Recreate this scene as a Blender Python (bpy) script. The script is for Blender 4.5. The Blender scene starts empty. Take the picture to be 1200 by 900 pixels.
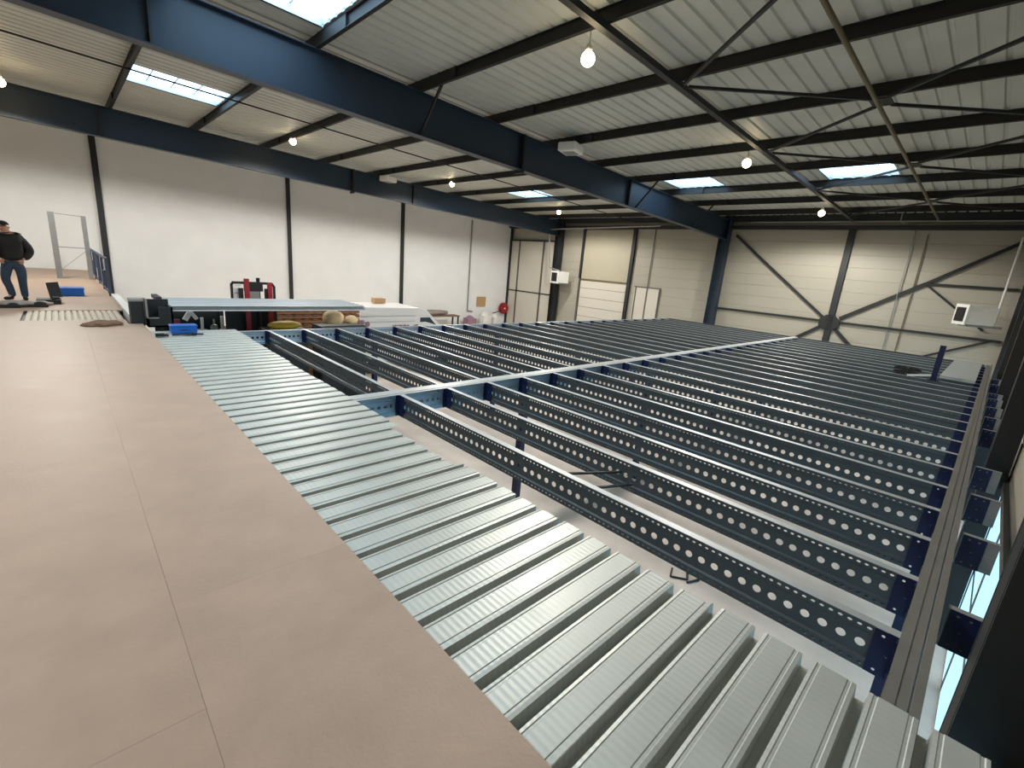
import bpy, bmesh, math, random
from mathutils import Vector, Matrix
random.seed(7)
C = bpy.context.scene.collection
S = bpy.context.scene
SL = -0.034                     # fall of the roof along +X

# ------------------------------------------------------------------ materials
def lin(c):
    return tuple(((v / 255) / 12.92 if v / 255 <= .04045 else ((v / 255 + .055) / 1.055) ** 2.4) for v in c)

def mat(name, rgb, rough=.6, metal=0., var=.0, vscale=3., bump=0., bscale=40., stretch=None, rvar=0., spec=None):
    m = bpy.data.materials.new(name); m.use_nodes = True
    nt = m.node_tree; b = nt.nodes['Principled BSDF']
    col = lin(rgb)
    b.inputs['Base Color'].default_value = (*col, 1)
    b.inputs['Roughness'].default_value = rough
    b.inputs['Metallic'].default_value = metal
    if spec is not None: b.inputs['Specular IOR Level'].default_value = spec
    if var or bump or rvar:
        tc = nt.nodes.new('ShaderNodeTexCoord'); mp = nt.nodes.new('ShaderNodeMapping')
        nt.links.new(tc.outputs['Object'], mp.inputs['Vector'])
        if stretch: mp.inputs['Scale'].default_value = stretch
    if var or rvar:
        n = nt.nodes.new('ShaderNodeTexNoise'); n.inputs['Scale'].default_value = vscale
        n.inputs['Detail'].default_value = 6; n.inputs['Roughness'].default_value = .6
        nt.links.new(mp.outputs['Vector'], n.inputs['Vector'])
    if var:
        r = nt.nodes.new('ShaderNodeMapRange')
        r.inputs['From Min'].default_value = .3; r.inputs['From Max'].default_value = .7
        r.inputs['To Min'].default_value = 1 - var; r.inputs['To Max'].default_value = 1 + var
        nt.links.new(n.outputs['Fac'], r.inputs['Value'])
        h = nt.nodes.new('ShaderNodeVectorMath'); h.operation = 'SCALE'
        h.inputs[0].default_value = col
        nt.links.new(r.outputs['Result'], h.inputs['Scale'])
        nt.links.new(h.outputs['Vector'], b.inputs['Base Color'])
    if rvar:
        r2 = nt.nodes.new('ShaderNodeMapRange')
        r2.inputs['From Min'].default_value = .3; r2.inputs['From Max'].default_value = .7
        r2.inputs['To Min'].default_value = rough - rvar; r2.inputs['To Max'].default_value = rough + rvar
        nt.links.new(n.outputs['Fac'], r2.inputs['Value']); nt.links.new(r2.outputs['Result'], b.inputs['Roughness'])
    if bump:
        n2 = nt.nodes.new('ShaderNodeTexNoise'); n2.inputs['Scale'].default_value = bscale
        nt.links.new(mp.outputs['Vector'], n2.inputs['Vector'])
        bp = nt.nodes.new('ShaderNodeBump'); bp.inputs['Strength'].default_value = bump
        bp.inputs['Distance'].default_value = .01
        nt.links.new(n2.outputs['Fac'], bp.inputs['Height']); nt.links.new(bp.outputs['Normal'], b.inputs['Normal'])
    return m

def emis(name, rgb, strength):
    m = bpy.data.materials.new(name); m.use_nodes = True
    nt = m.node_tree; nt.nodes.clear()
    e = nt.nodes.new('ShaderNodeEmission'); o = nt.nodes.new('ShaderNodeOutputMaterial')
    e.inputs['Color'].default_value = (*rgb, 1); e.inputs['Strength'].default_value = strength
    nt.links.new(e.outputs[0], o.inputs[0]); return m

M = {}
M['board'] = mat('chipboard', (174, 150, 131), .5, 0, .10, 2.2, .15, 60, rvar=.06, spec=.35)
M['deck'] = mat('galvanised_decking', (186, 189, 182), .44, .3, .05, 2.5, .0, rvar=.05)
M['strip'] = mat('decking_beige_reflection', (180, 168, 150), .55, .15, .05, 3)  # galvanised strip; its beige reflection is put into the base colour
M['joist'] = mat('galvanised_joist_shaded', (84, 93, 97), .45, .5, .08, 4)  # galvanised webs, their shade put into a darker base colour
M['flange'] = mat('galvanised_flange_lit', (182, 186, 186), .42, .4, .05, 3)  # same galvanised steel, light from above put into a paler colour
M['beam'] = mat('galvanised_beam_blue_reflection', (150, 172, 190), .4, .55, .06, 4)  # galvanised steel with reflected blue window light put into the colour
M['edge'] = mat('edge_rail_metal', (138, 136, 130), .45, .6, .08, 5)
M['blue'] = mat('dark_blue_paint', (12, 26, 66), .42, 0, .1, 6)
M['steel'] = mat('navy_steel_paint', (32, 48, 64), .5, 0, .08, 1.2)
M['steel_dark'] = mat('dark_steel_paint', (30, 33, 36), .6, 0, .1, 2)
M['wall_r'] = mat('cream_cladding_low_bounce', (150, 144, 128), .6, 0, .04, .5)  # cream cladding darkened so less light bounces onto the decking
M['purlin'] = mat('brown_black_steel_paint', (26, 25, 25), .6, 0, .1, 2)
M['black'] = mat('black_paint', (14, 15, 16), .55)
M['wall_l'] = mat('white_wall_paint', (232, 233, 232), .75, 0, .035, .8, .1, 20)
M['wall_d'] = mat('cream_cladding', (168, 164, 150), .55, 0, .04, .4, stretch=(1, .15, 1))
M['wall_panel'] = mat('white_door_panel', (205, 200, 188), .5, 0, .03, .8)
M['wall_yellow'] = mat('yellowed_door_panel', (174, 168, 148), .5, 0, .04, .8)
M['ceil'] = mat('grey_roof_sheet', (194, 196, 187), .55, .0, .05, 1.2)
M['floor'] = mat('concrete_floor', (202, 190, 180), .5, 0, .2, .7, rvar=.1)
M['kerb'] = mat('skylight_kerb_metal', (200, 206, 210), .5, .1)
M['white'] = mat('white_plastic', (226, 226, 222), .45)
M['vanwhite'] = mat('van_white_paint', (232, 232, 232), .3)
M['galv'] = mat('galvanised_post', (150, 152, 152), .45, .5, .06, 4)
M['bluegrey'] = mat('blue_grey_railing', (70, 80, 102), .5)
M['darkgrey'] = mat('dark_grey_sheet', (36, 41, 44), .55, .2, .06, 5)
M['panel'] = mat('pale_grey_sheet', (192, 200, 204), .5, .15, .03, 2)
M['bluebox'] = mat('bright_blue_plastic', (14, 92, 178), .45)
M['red'] = mat('red_paint', (150, 28, 38), .45)
M['brown'] = mat('brown_timber', (150, 108, 78), .75, 0, .25, 6)
M['yellow'] = mat('yellow_plastic', (222, 186, 70), .55)
M['cream'] = mat('cream_fabric', (226, 202, 160), .8)
M['carton'] = mat('cardboard', (182, 148, 104), .8)
M['cloth'] = mat('brown_cloth', (124, 98, 80), .9, 0, .2, 14)
M['greycloth'] = mat('grey_plastic_sheet', (150, 140, 132), .7, 0, .2, 12)
M['skin'] = mat('skin', (188, 140, 116), .55)
M['jacket'] = mat('black_jacket', (18, 17, 18), .75)
M['jeans'] = mat('blue_jeans', (40, 58, 76), .8, 0, .15, 10)
M['cap'] = mat('black_knit_cap', (16, 15, 16), .85)
M['shoe'] = mat('black_shoe', (20, 20, 22), .6)
M['glass'] = mat('dark_glass', (40, 48, 52), .1)
M['rubber'] = mat('black_rubber', (22, 22, 22), .8)
M['purple'] = mat('faded_purple_print', (150, 116, 132), .5)
M['redprint'] = mat('dark_red_print', (132, 74, 88), .5)
M['magenta'] = mat('magenta_plastic', (112, 34, 62), .5)
M['rust'] = mat('tarnished_pipe', (112, 102, 78), .55, .3, .15, 3)
M['frame'] = mat('grey_window_frame', (92, 90, 88), .5, .2)
M['pane'] = emis('skylight_daylight', (.34, .52, .68), 9.)
M['bulb'] = emis('lamp_glow', (1, .80, .50), 30)
M['pane_low'] = emis('frosted_window_daylight', (.34, .62, .78), 1.6)

def deck_material():
    m = M['deck']; nt = m.node_tree; b = nt.nodes['Principled BSDF']
    # pressed cross-dimples along the crown of every rib
    tc = nt.nodes.new('ShaderNodeTexCoord')
    w = nt.nodes.new('ShaderNodeTexWave'); w.wave_type = 'BANDS'; w.bands_direction = 'X'
    w.inputs['Scale'].default_value = 9.; w.inputs['Distortion'].default_value = 0
    nt.links.new(tc.outputs['Object'], w.inputs['Vector'])
    bp = nt.nodes.new('ShaderNodeBump'); bp.inputs['Strength'].default_value = .16; bp.inputs['Distance'].default_value = .004
    nt.links.new(w.outputs['Fac'], bp.inputs['Height']); nt.links.new(bp.outputs['Normal'], b.inputs['Normal'])
deck_material()

# ------------------------------------------------------------------ mesh helpers
class MB:
    def __init__(s): s.v = []; s.f = []
    def add(s, vs, fs):
        n = len(s.v); s.v += [tuple(p) for p in vs]; s.f += [tuple(i + n for i in f) for f in fs]; return s
    def box(s, x0, x1, y0, y1, z0, z1, slope=0.):
        vs = [(x, y, z + slope * x) for x in (x0, x1) for y in (y0, y1) for z in (z0, z1)]
        return s.add(vs, [(0, 1, 3, 2), (4, 6, 7, 5), (0, 4, 5, 1), (2, 3, 7, 6), (0, 2, 6, 4), (1, 5, 7, 3)])
    def prof(s, pts, p0, p1, up=(0, 0, 1)):
        """closed 2-D profile (a, b) swept from p0 to p1; a runs sideways, b along 'up'"""
        p0 = Vector(p0); p1 = Vector(p1); d = (p1 - p0).normalized(); u = Vector(up)
        sd = d.cross(u).normalized(); u = sd.cross(d).normalized(); n = len(pts)
        vs = [p + sd * a + u * b for p in (p0, p1) for a, b in pts]
        fs = [(i, (i + 1) % n, n + (i + 1) % n, n + i) for i in range(n)]
        fs += [tuple(range(n - 1, -1, -1)), tuple(range(n, 2 * n))]
        return s.add(vs, fs)
    def bar(s, p0, p1, w, h, up=(0, 0, 1)):
        return s.prof([(-w / 2, -h / 2), (w / 2, -h / 2), (w / 2, h / 2), (-w / 2, h / 2)], p0, p1, up)
    def ibeam(s, p0, p1, w, h, t=.02, up=(0, 0, 1)):
        a = w / 2; b = h / 2; c = t / 2
        s.prof([(-a, b - t), (a, b - t), (a, b), (-a, b)], p0, p1, up)
        s.prof([(-a, -b), (a, -b), (a, -b + t), (-a, -b + t)], p0, p1, up)
        return s.prof([(-c, -b + t), (c, -b + t), (c, b - t), (-c, b - t)], p0, p1, up)
    def tube(s, p0, p1, r, n=10, r1=None):
        r1 = r if r1 is None else r1
        p0 = Vector(p0); p1 = Vector(p1); d = (p1 - p0).normalized()
        u = Vector((0, 0, 1)) if abs(d.z) < .9 else Vector((1, 0, 0))
        a = d.cross(u).normalized(); b = d.cross(a)
        vs = [p + (a * math.cos(t) + b * math.sin(t)) * q for p, q in ((p0, r), (p1, r1)) for t in [2 * math.pi * i / n for i in range(n)]]
        fs = [(i, (i + 1) % n, n + (i + 1) % n, n + i) for i in range(n)] + [tuple(range(n - 1, -1, -1)), tuple(range(n, 2 * n))]
        return s.add(vs, fs)
    def path(s, pts, r, n=8):
        for a, b in zip(pts, pts[1:]): s.tube(a, b, r, n)
        return s
    def ball(s, c, rx, ry, rz, nu=14, nv=8, jit=0.):
        vs = []; fs = []
        for j in range(nv + 1):
            ph = math.pi * j / nv - math.pi / 2
            for i in range(nu):
                th = 2 * math.pi * i / nu; k = 1 + random.uniform(-jit, jit)
                vs.append((c[0] + rx * k * math.cos(ph) * math.cos(th), c[1] + ry * k * math.cos(ph) * math.sin(th), c[2] + rz * k * math.sin(ph)))
        for j in range(nv):
            for i in range(nu):
                fs.append((j * nu + i, j * nu + (i + 1) % nu, (j + 1) * nu + (i + 1) % nu, (j + 1) * nu + i))
        return s.add(vs, fs)
    def ribbon(s, pts, x0, x1, t, slope=0., axis='x'):
        """open (y, z) profile swept along x, with real thickness t"""
        n = len(pts); vs = []
        for x in (x0, x1):
            for dz in (0, -t):
                for y, z in pts:
                    vs.append((x, y, z + dz + slope * x) if axis == 'x' else (y, x, z + dz))
        A, B, D, E_ = 0, n, 2 * n, 3 * n; fs = []
        for i in range(n - 1):
            fs += [(A + i, A + i + 1, D + i + 1, D + i), (B + i, E_ + i, E_ + i + 1, B + i + 1),
                   (A + i, B + i, B + i + 1, A + i + 1), (D + i, D + i + 1, E_ + i + 1, E_ + i)]
        fs += [(A, D, E_, B), (A + n - 1, B + n - 1, E_ + n - 1, D + n - 1)]
        return s.add(vs, fs)
    def mesh(s, name, material):
        me = bpy.data.meshes.new(name); me.from_pydata(s.v, [], s.f); me.update()
        bm = bmesh.new(); bm.from_mesh(me); bmesh.ops.recalc_face_normals(bm, faces=bm.faces); bm.to_mesh(me); bm.free()
        me.materials.append(M[material]); return me
    def build(s, name, material, parent=None, smooth=False, bevel=0.):
        me = s.mesh(name, material)
        if smooth:
            for p in me.polygons: p.use_smooth = True
        o = bpy.data.objects.new(name, me); C.objects.link(o)
        if parent: o.parent = parent
        if bevel:
            b = o.modifiers.new('Bevel', 'BEVEL'); b.width = bevel; b.segments = 2
        return o

def tag(o, label=None, cat=None, group=None, kind=None):
    if label: o['label'] = label
    if cat: o['category'] = cat
    if group: o['group'] = group
    if kind: o['kind'] = kind
    return o
def empty(name, loc, label, cat, group=None, rz=0):
    o = bpy.data.objects.new(name, None); C.objects.link(o); o.location = loc; o.rotation_euler = (0, 0, rz)
    return tag(o, label, cat, group)
def struct(o): o['kind'] = 'structure'; return o
def shift(mb, loc):
    mb.v = [(x - loc[0], y - loc[1], z - loc[2]) for x, y, z in mb.v]; return mb
def copy_tree(o, parent=None):
    c = o.copy(); C.objects.link(c)
    if parent: c.parent = parent
    for ch in list(o.children): copy_tree(ch, c)
    return c
ORD = ['first', 'second', 'third', 'fourth', 'fifth', 'sixth', 'seventh', 'eighth', 'ninth', 'tenth', 'eleventh', 'twelfth',
       'thirteenth', 'fourteenth', 'fifteenth', 'sixteenth', 'seventeenth', 'eighteenth', 'nineteenth', 'twentieth',
       'twenty-first', 'twenty-second', 'twenty-third', 'twenty-fourth', 'twenty-fifth']

# ------------------------------------------------------------------ camera
R = [(0.72452491, -0.68433875, 0.08212264), (-0.11197161, -0.23442926, -0.96566313), (0.68009265, 0.69045159, -0.24647635)]
cam = bpy.data.cameras.new('camera'); co = bpy.data.objects.new('camera', cam); C.objects.link(co)
r, d, f = [Vector(v).normalized() for v in R]
r = d.cross(f).normalized(); d = f.cross(r)
mw = Matrix((( r.x, -d.x, -f.x, 0), (r.y, -d.y, -f.y, 0), (r.z, -d.z, -f.z, 4.6), (0, 0, 0, 1)))
co.matrix_world = mw; cam.sensor_width = 36; cam.lens = 541.85 / 1200 * 36; cam.clip_start = .05; cam.clip_end = 200
S.camera = co

# ------------------------------------------------------------------ shell
XB, XD, YR, YL = -11., 24.6, -.56, 26.3
struct(MB().box(XB - .3, XD + .3, YR - .3, YL + .3, -.2, 0).build('floor', 'floor'))

def courses(z0, z1, pitch, depth, g=.012):
    """wall face profile with a narrow groove every pitch: list of (offset, z)"""
    pts = [(0, z0)]; z = z0 + pitch
    while z < z1 - .1:
        pts += [(0, z - g), (-depth, z - g / 2), (-depth, z + g / 2), (0, z + g)]; z += pitch
    return pts + [(0, z1)]
# left wall (white block panels), face towards -Y
mb = MB(); pr = courses(0, 9.3, .61, .004, .006)
n = len(pr)
vs = [(x, YL - o, z) for x in (XB, XD + .3) for o, z in pr]
mb.add(vs, [(i, i + 1, n + i + 1, n + i) for i in range(n - 1)])
mb.box(XB, XD + .3, YL + .02, YL + .3, 0, 9.3)
struct(mb.build('wall_left', 'wall_l'))
# far wall (cream horizontal cladding), face towards -X
mb = MB(); pr = courses(0, 8.6, .52, .012, .02); n = len(pr)
vs = [(XD - o, y, z) for y in (YR, YL) for o, z in pr]
mb.add(vs, [(i, i + 1, n + i + 1, n + i) for i in range(n - 1)])
mb.box(XD + .03, XD + .3, YR, YL, 0, 8.6)
struct(mb.build('wall_far', 'wall_d'))
struct(MB().box(XB - .3, XB, YR - .3, YL + .3, 0, 9.5).build('wall_back', 'wall_d'))
# right wall: cladding above the strip of frosted windows
mb = MB(); pr = courses(2.44, 9.3, .52, .012, .02); n = len(pr)
vs = [(x, YR + o, z) for x in (XB, XD) for o, z in pr]
mb.add(vs, [(i, i + 1, n + i + 1, n + i) for i in range(n - 1)])
mb.box(XB, XD, YR - .3, YR - .03, 2.44, 9.3).box(XB, XD, YR - .3, YR, 0, .03)
struct(mb.build('wall_right', 'wall_r'))
struct(MB().box(XB, XD, YR - .04, YR + .05, 2.36, 2.46).build('trim_1', 'frame'))
wx = [XB] + [0.35 + 1.38 * i for i in range(18)] + [XD]
for i, (a, b) in enumerate(zip(wx, wx[1:])):
    if b < 1.5: continue
    w = MB().box(a, a + .07, YR - .06, YR + .006, .03, 2.36).box(b - .07, b, YR - .06, YR + .006, .03, 2.36)\
        .box(a + .07, b - .07, YR - .06, YR + .006, 1.1, 1.16).build('window_%d' % (i + 1), 'frame')
    struct(w); MB().box(a + .07, b - .07, YR - .02, YR, .03, 2.36).build('pane', 'pane_low', w)
struct(MB().box(XB, 1.73, YR - .3, YR - .05, .03, 2.44).build('wall_right_low', 'wall_d'))

# ceiling: ribbed sheets on the purlins, with openings for the skylights
PX = [1.75 + 2.35 * k for k in range(-5, 10)]          # purlin lines
P = .30
def snap(y): return round((y + .9) / P) * P - .9
SKY = [(1.80, 4.02, 16.2, 18.0), (15.93, 18.12, 16.5, 18.6), (15.93, 18.12, 8.1, 9.9), (15.93, 18.12, 3.0, 4.8), (1.80, 4.02, 7.2, 9.9),
       (-5.25, -3.0, 16.2, 18.0), (-5.25, -3.0, 7.2, 9.9), (-5.25, -3.0, 3., 4.8), (1.80, 4.02, 3.0, 4.8)]  # skylights out of view, added to bring in more daylight
SKY = [(a, b, snap(c), snap(d_)) for a, b, c, d_ in SKY]
ZC = 8.74
def rib_pts(y0, y1):
    pts = []; y = y0
    while y < y1 - 1e-4:
        pts += [(y, ZC), (y + P - .09, ZC), (y + P - .07, ZC + .035), (y + P - .02, ZC + .035)]; y += P
    return pts + [(y1, ZC)]
mb = MB(); Y0, Y1_ = -.9, snap(26.7)
xs = sorted({XB - .3, XD + .3} | {s[0] for s in SKY} | {s[1] for s in SKY})
for a, b in zip(xs, xs[1:]):
    holes = sorted((s[2], s[3]) for s in SKY if s[0] <= a + 1e-6 and s[1] >= b - 1e-6)
    y = Y0
    for h0, h1 in holes + [(Y1_, Y1_)]:
        if h0 > y + .01: mb.ribbon(rib_pts(y, h0), a, b, .02, SL)
        y = h1
struct(mb.build('ceiling', 'ceil'))
for i, (a, b, c, d_) in enumerate(SKY):
    H = .2
    w = MB().box(a - .04, a, c - .04, d_ + .04, ZC - .02, ZC + H, SL).box(b, b + .04, c - .04, d_ + .04, ZC - .02, ZC + H, SL)\
        .box(a, b, c - .04, c, ZC - .02, ZC + H, SL).box(a, b, d_, d_ + .04, ZC - .02, ZC + H, SL).build('window_%d' % (i + 31), 'kerb')
    struct(w)
    MB().box(a, b, c, d_, ZC + H - .03, ZC + H, SL).build('pane', 'pane', w)
    g = MB(); k = 4
    for j in range(1, k): x = a + (b - a) * j / k; g.box(x - .015, x + .015, c, d_, ZC + H - .06, ZC + H - .03, SL)
    yy = c + .25
    while yy < d_ - .05: g.box(a, b, yy - .004, yy + .004, ZC + H - .045, ZC + H - .03, SL); yy += .22
    g.build('glazing_bar', 'kerb', w)
# edge fascia where roof meets the far wall
struct(MB().box(XD - .35, XD, YR, YL, 7.27 , 7.42).build('trim_2', 'steel_dark'))
struct(MB().box(XD - .2, XD - .02, YR, YL, 7.62, 7.95).build('trim_3', 'steel_dark'))

# ------------------------------------------------------------------ rafters, columns, purlins
YA, YB, YC = 10.4, 21.3, -.5
def rz(x, rel): return rel + SL * x
for nm, y, lab in (('a', YA, 'deep navy steel roof rafter crossing the middle of the hall above the mezzanine'),
               ('b', YB, 'deep dark steel roof rafter running along the white left wall')):
    t = empty('roof_rafter', (0, y, 0), lab, 'roof beam', 'main roof rafters')
    h = .92; zc = 7.58 + h / 2
    mb = MB().ibeam((XB, 0, rz(XB, zc)), (XD - .2, 0, rz(XD - .2, zc)), .28, h, .022)
    mb.build('girder', 'steel', t)
    for x in ([1.46, 15.3] if nm == 'a' else [1.42, 13.0]):
        MB().box(x - .02, x + .02, -.13, .13, rz(x, 7.6), rz(x, 8.48)).build('stiffener', 'steel_dark', t)
    x = 9.8 if nm == 'a' else 9.9
    MB().box(x - .04, x + .04, -.17, .17, rz(x, 7.50), rz(x, 8.50)).build('splice_plate', 'steel_dark', t)
    for x, y1 in ((6.5, -.85), (15.9, -.85), (20.6, -.85)):
        if nm == 'b': continue
        MB().bar((x, -.02, rz(x, 7.62)), (x, y1, rz(x, 8.55)), .05, .05).build('knee_brace', 'steel_dark', t)

cols = [('column_far', XD - .35, YA, 'dark steel column under the end of the middle rafter, at the cream far wall'),
        ('column_far', XD - .35, YB, 'dark steel column at the far wall with the left fan heater hung on it'),
        ('column_far', XD - .35, -.42, 'dark steel column in the right corner of the cream far wall')]
for nm, x, y, lab in cols:
    t = empty('steel_column', (x, y, 0), lab, 'column', 'steel columns of the hall')
    MB().ibeam((0, 0, 0), (0, 0, 7.85), .42 if y != -.42 else .3, .44, .025, up=(0, 1, 0) if y != -.42 else (1, 0, 0)).build('shaft', 'steel' if y == YA else 'steel_dark', t)
    MB().box(-.26, .26, -.26, .26, 0, .03).build('base_plate', 'steel_dark', t)
for i, (x, lab) in enumerate([(3.05, 'broad black steel column closest to the camera, at the right edge of the picture'),
               (8.55, 'black steel column on the right wall, second from the camera'),
               (14.0, 'black steel column on the right wall, third from the camera'),
               (19.4, 'black steel column on the right wall, fourth from the camera')]):
    t = empty('steel_column', (x, -.46 if i == 0 else -.42, 0), lab, 'column', 'steel columns of the hall')
    dy = .17 if i == 0 else .115
    MB().ibeam((0, 0, 0), (0, 0, rz(x, 8.5)), dy * 1.9, .34, .03, up=(1, 0, 0)).box(-.12, .12, -dy * .95, dy * .95, 0, rz(x, 8.4)).build('shaft', 'black', t)
    MB().box(-.2, .2, -.16, .16, 0, .03).build('base_plate', 'steel_dark', t)

gp = 'roof purlins'
for i, x in enumerate([p for p in PX if p > 1]):
    t = empty('roof_purlin', (x, 0, 0), 'dark roof purlin, %s counted from the camera end of the hall' % ORD[i], 'purlin', gp)
    for (a, b) in ((-.6, YA), (YA, YB), (YB, YL)):
        z0, z1 = rz(x, 8.505), rz(x, 8.72)
        m_ = MB().box(-.006, .006, a, b, z0, z1).box(-.04, .04, a, b, z0, z0 + .012).box(-.04, .04, a, b, z1 - .012, z1)
        m_.build('purlin_section', 'purlin', t)
    for y in (YA, YB):
        MB().box(-.05, .02, y - 1.45, y + 1.45, rz(x, 8.50), rz(x, 8.73)).build('lap_plate', 'purlin', t)
for x in [p for p in PX if p <= 1 and p > -9]:
    pass

# chord and wind bracing in the right roof bay
t = empty('roof_chord', (0, 5.15, 0), 'long dark angle-iron tie crossing below the purlins of the right roof bay', 'tie beam')
MB().prof([(-.06, -.06), (.06, -.06), (.06, .04), (-.06, .04)], (-4, 0, rz(-4, 8.44)), (XD - .3, 0, rz(XD, 8.44))).build('angle_bar', 'steel_dark', t)
zb = 8.40
def pt(x, y, z=zb): return (x, y, rz(x, z))
ends = [(4.1, 8.8), (8.8, 13.45), (13.45, 18.1), (18.1, 22.8)]
for i, (a, b) in enumerate(ends):
    m_ = (a + b) / 2
    t = empty('wind_brace', (m_, 2.4, 0), 'crossed dark roof bracing with a square centre plate, %s cross from the camera' % ORD[i], 'brace', 'roof wind bracing')
    for (x, y) in ((a + .08, 5.0), (b - .08, 5.0), (a + .08, -.25), (b - .08, -.25)):
        p0 = Vector(pt(m_ + (.2 if x > m_ else -.2), 2.4 + (.12 if y > 2.4 else -.12))); p1 = Vector(pt(x, y))
        off = Vector((m_, 2.4, 0))
        MB().bar(p0 - off, p1 - off, .05, .05).build('brace_bar', 'steel_dark', t)
    MB().box(-.22, .22, -.16, .16, rz(m_, zb) - .012, rz(m_, zb) + .012).build('gusset_plate', 'steel_dark', t)
tag(MB().tube((-3, 2.38, rz(-3, 8.27)), (23.2, 2.38, rz(23.2, 8.27)), .035).build('ceiling_pipe', 'rust', smooth=True),
    'long tarnished pipe hung under the purlins near the right side', 'pipe')
tag(MB().bar((-3, 15.8, rz(-3, 8.49)), (XD - .3, 15.8, rz(XD, 8.49)), .035, .035).build('sag_rod', 'purlin'),
    'thin dark rod running under the purlins of the left roof bay', 'rod')
mb = MB().path([(XD - .45, -.2, 7.55), (XD - .45, 9.2, 7.55)], .022)
mb.path([(XD - .45, 3.6, 7.95), (XD - .45, 3.6, 7.55), (XD - .1, 3.1, 7.3), (XD - .1, 3.1, 2.4)], .02)
tag(mb.build('wall_conduit', 'galv'), 'thin grey conduit along the top of the far wall with a vertical drop', 'conduit')
tag(MB().tube((XD - .06, 2.68, 2.4), (XD - .06, 2.68, 7.1), .02).build('wall_conduit', 'rust'),
    'thin vertical conduit on the far wall, right one of the close pair', 'conduit')
tag(MB().tube((XD - .5, .12, 4.05), (XD - .5, .12, 7.0), .035).build('heater_pipe', 'white'),
    'thin white vertical pipe above the fan heater in the right corner', 'pipe')

# ------------------------------------------------------------------ far wall framing
mb = None
def wbar(name, a, b, w, dep, lab, cat, grp=None, m_='steel_dark', xo=.02):
    """bar on the far wall between (y, z) points"""
    p0 = (XD - xo - dep / 2, a[0], a[1]); p1 = (XD - xo - dep / 2, b[0], b[1])
    c = ((p0[0]), (a[0] + b[0]) / 2, (a[1] + b[1]) / 2)
    k = MB().bar(p0, p1, w, dep, up=(1, 0, 0)); shift(k, c)
    o = k.build(name, m_); o.location = c
    return tag(o, lab, cat, grp)
N0 = (5.19, 3.33); NM = (2.34, 5.25)
NB = 'diagonal braces on the far wall'
wbar('wall_brace', (9.95, 6.98), (5.5, 3.55), .1, .08, 'dark diagonal brace rising left from the star plate to the middle column', 'brace', NB)
wbar('wall_brace', (4.85, 3.55), NM, .14, .08, 'dark diagonal brace rising right from the star plate', 'brace', NB)
wbar('wall_brace', NM, (-.1, 7.0), .12, .08, 'dark diagonal brace climbing to the top right corner of the far wall', 'brace', NB)
wbar('wall_brace', (5.45, 3.15), (8.0, 1.2), .14, .08, 'short dark diagonal brace falling left from the star plate', 'brace', NB)
wbar('wall_brace', (4.95, 3.1), (2.9, 1.2), .14, .08, 'short dark diagonal brace falling right from the star plate', 'brace', NB)
wbar('wall_brace', NM, (.35, 3.7), .07, .06, 'thin dark brace falling right towards the fan heater in the corner', 'brace', NB)
wbar('wall_brace', (-.0, 3.4), (2.3, 2.2), .07, .06, 'thin dark brace falling left from the right corner column', 'brace', NB)
wbar('wall_rail', (10.2, 3.38), (5.45, 3.38), .09, .1, 'dark horizontal rail between the middle column and the star plate', 'rail', 'horizontal rails on the far wall')
wbar('wall_rail', (4.9, 3.38), (-.2, 3.38), .09, .1, 'dark horizontal rail between the star plate and the right corner', 'rail', 'horizontal rails on the far wall')
wbar('wall_rail', (2.25, 5.25), (-.2, 5.25), .09, .08, 'dark horizontal rail high above the corner fan heater', 'rail', 'horizontal rails on the far wall')
k = MB(); pts = [(.42 * math.cos(a), .36 * math.sin(a)) for a in [math.pi / 8 + i * math.pi / 4 for i in range(8)]]
k.prof(pts, (-.02, 0, 0), (.02, 0, 0)); o = k.build('star_plate', 'steel_dark'); o.location = (XD - .14, N0[0], N0[1])
tag(o, 'dark eight-sided gusset plate where the far wall braces meet', 'plate')
def post(name, y, z0, z1, w, lab, grp='posts on the far wall', m_='steel_dark', dep=.16):
    k = MB().box(-dep, -.01, -w / 2, w / 2, z0, z1); o = k.build(name, m_); o.location = (XD, y, 0)
    return tag(o, lab, 'post', grp)
post('wall_post', 5.17, 0, 7.3, .24, 'dark post rising behind the star plate on the far wall')
post('wall_post', 15.72, 0, 7.4, .2, 'dark post at the right side of the shutter door')
post('wall_post', 19.42, 4.2, 7.4, .17, 'dark post at the left side of the shutter door, upper length')
post('wall_post', 19.42, 0, 4.2, .09, 'thin dark jamb at the left side of the shutter door, lower length', m_='frame')
post('wall_post', 26.22, 0, 7.4, .16, 'dark post in the far left corner of the hall')
# shutter door between the posts
d1 = MB().box(XD - .06, XD - .01, 15.85, 19.35, 0, 4.12).build('door_1', 'wall_panel'); struct(d1)
k = MB()
for z in (.6, 1.2, 1.8, 2.4, 3.0, 3.6): k.box(XD - .066, XD - .06, 15.85, 19.35, z, z + .02)
k.build('panel_joint', 'frame', d1)
MB().box(XD - .07, XD - .01, 15.85, 19.35, 4.14, 7.2).build('upper_panel', 'wall_yellow', d1)
MB().box(XD - .09, XD - .01, 15.85, 19.35, 4.08, 4.2).build('door_lintel', 'rust', d1)
# tall gate left of the heater column
d2 = MB().box(XD - .06, XD - .01, 21.6, 26.15, 0, 6.45).build('door_2', 'wall_panel'); struct(d2)
for (y, w) in ((25.3, .12), (22.9, .14), (21.7, .08)): MB().box(XD - .1, XD - .06, y - w / 2, y + w / 2, 0, 6.4).build('door_stile', 'frame', d2)
MB().box(XD - .12, XD - .01, 21.6, 26.15, 6.4, 6.5).build('door_head', 'steel_dark', d2)
MB().box(XD - .1, XD - .06, 21.6, 26.15, 2.82, 2.9).build('door_rail', 'steel_dark', d2)
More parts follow.
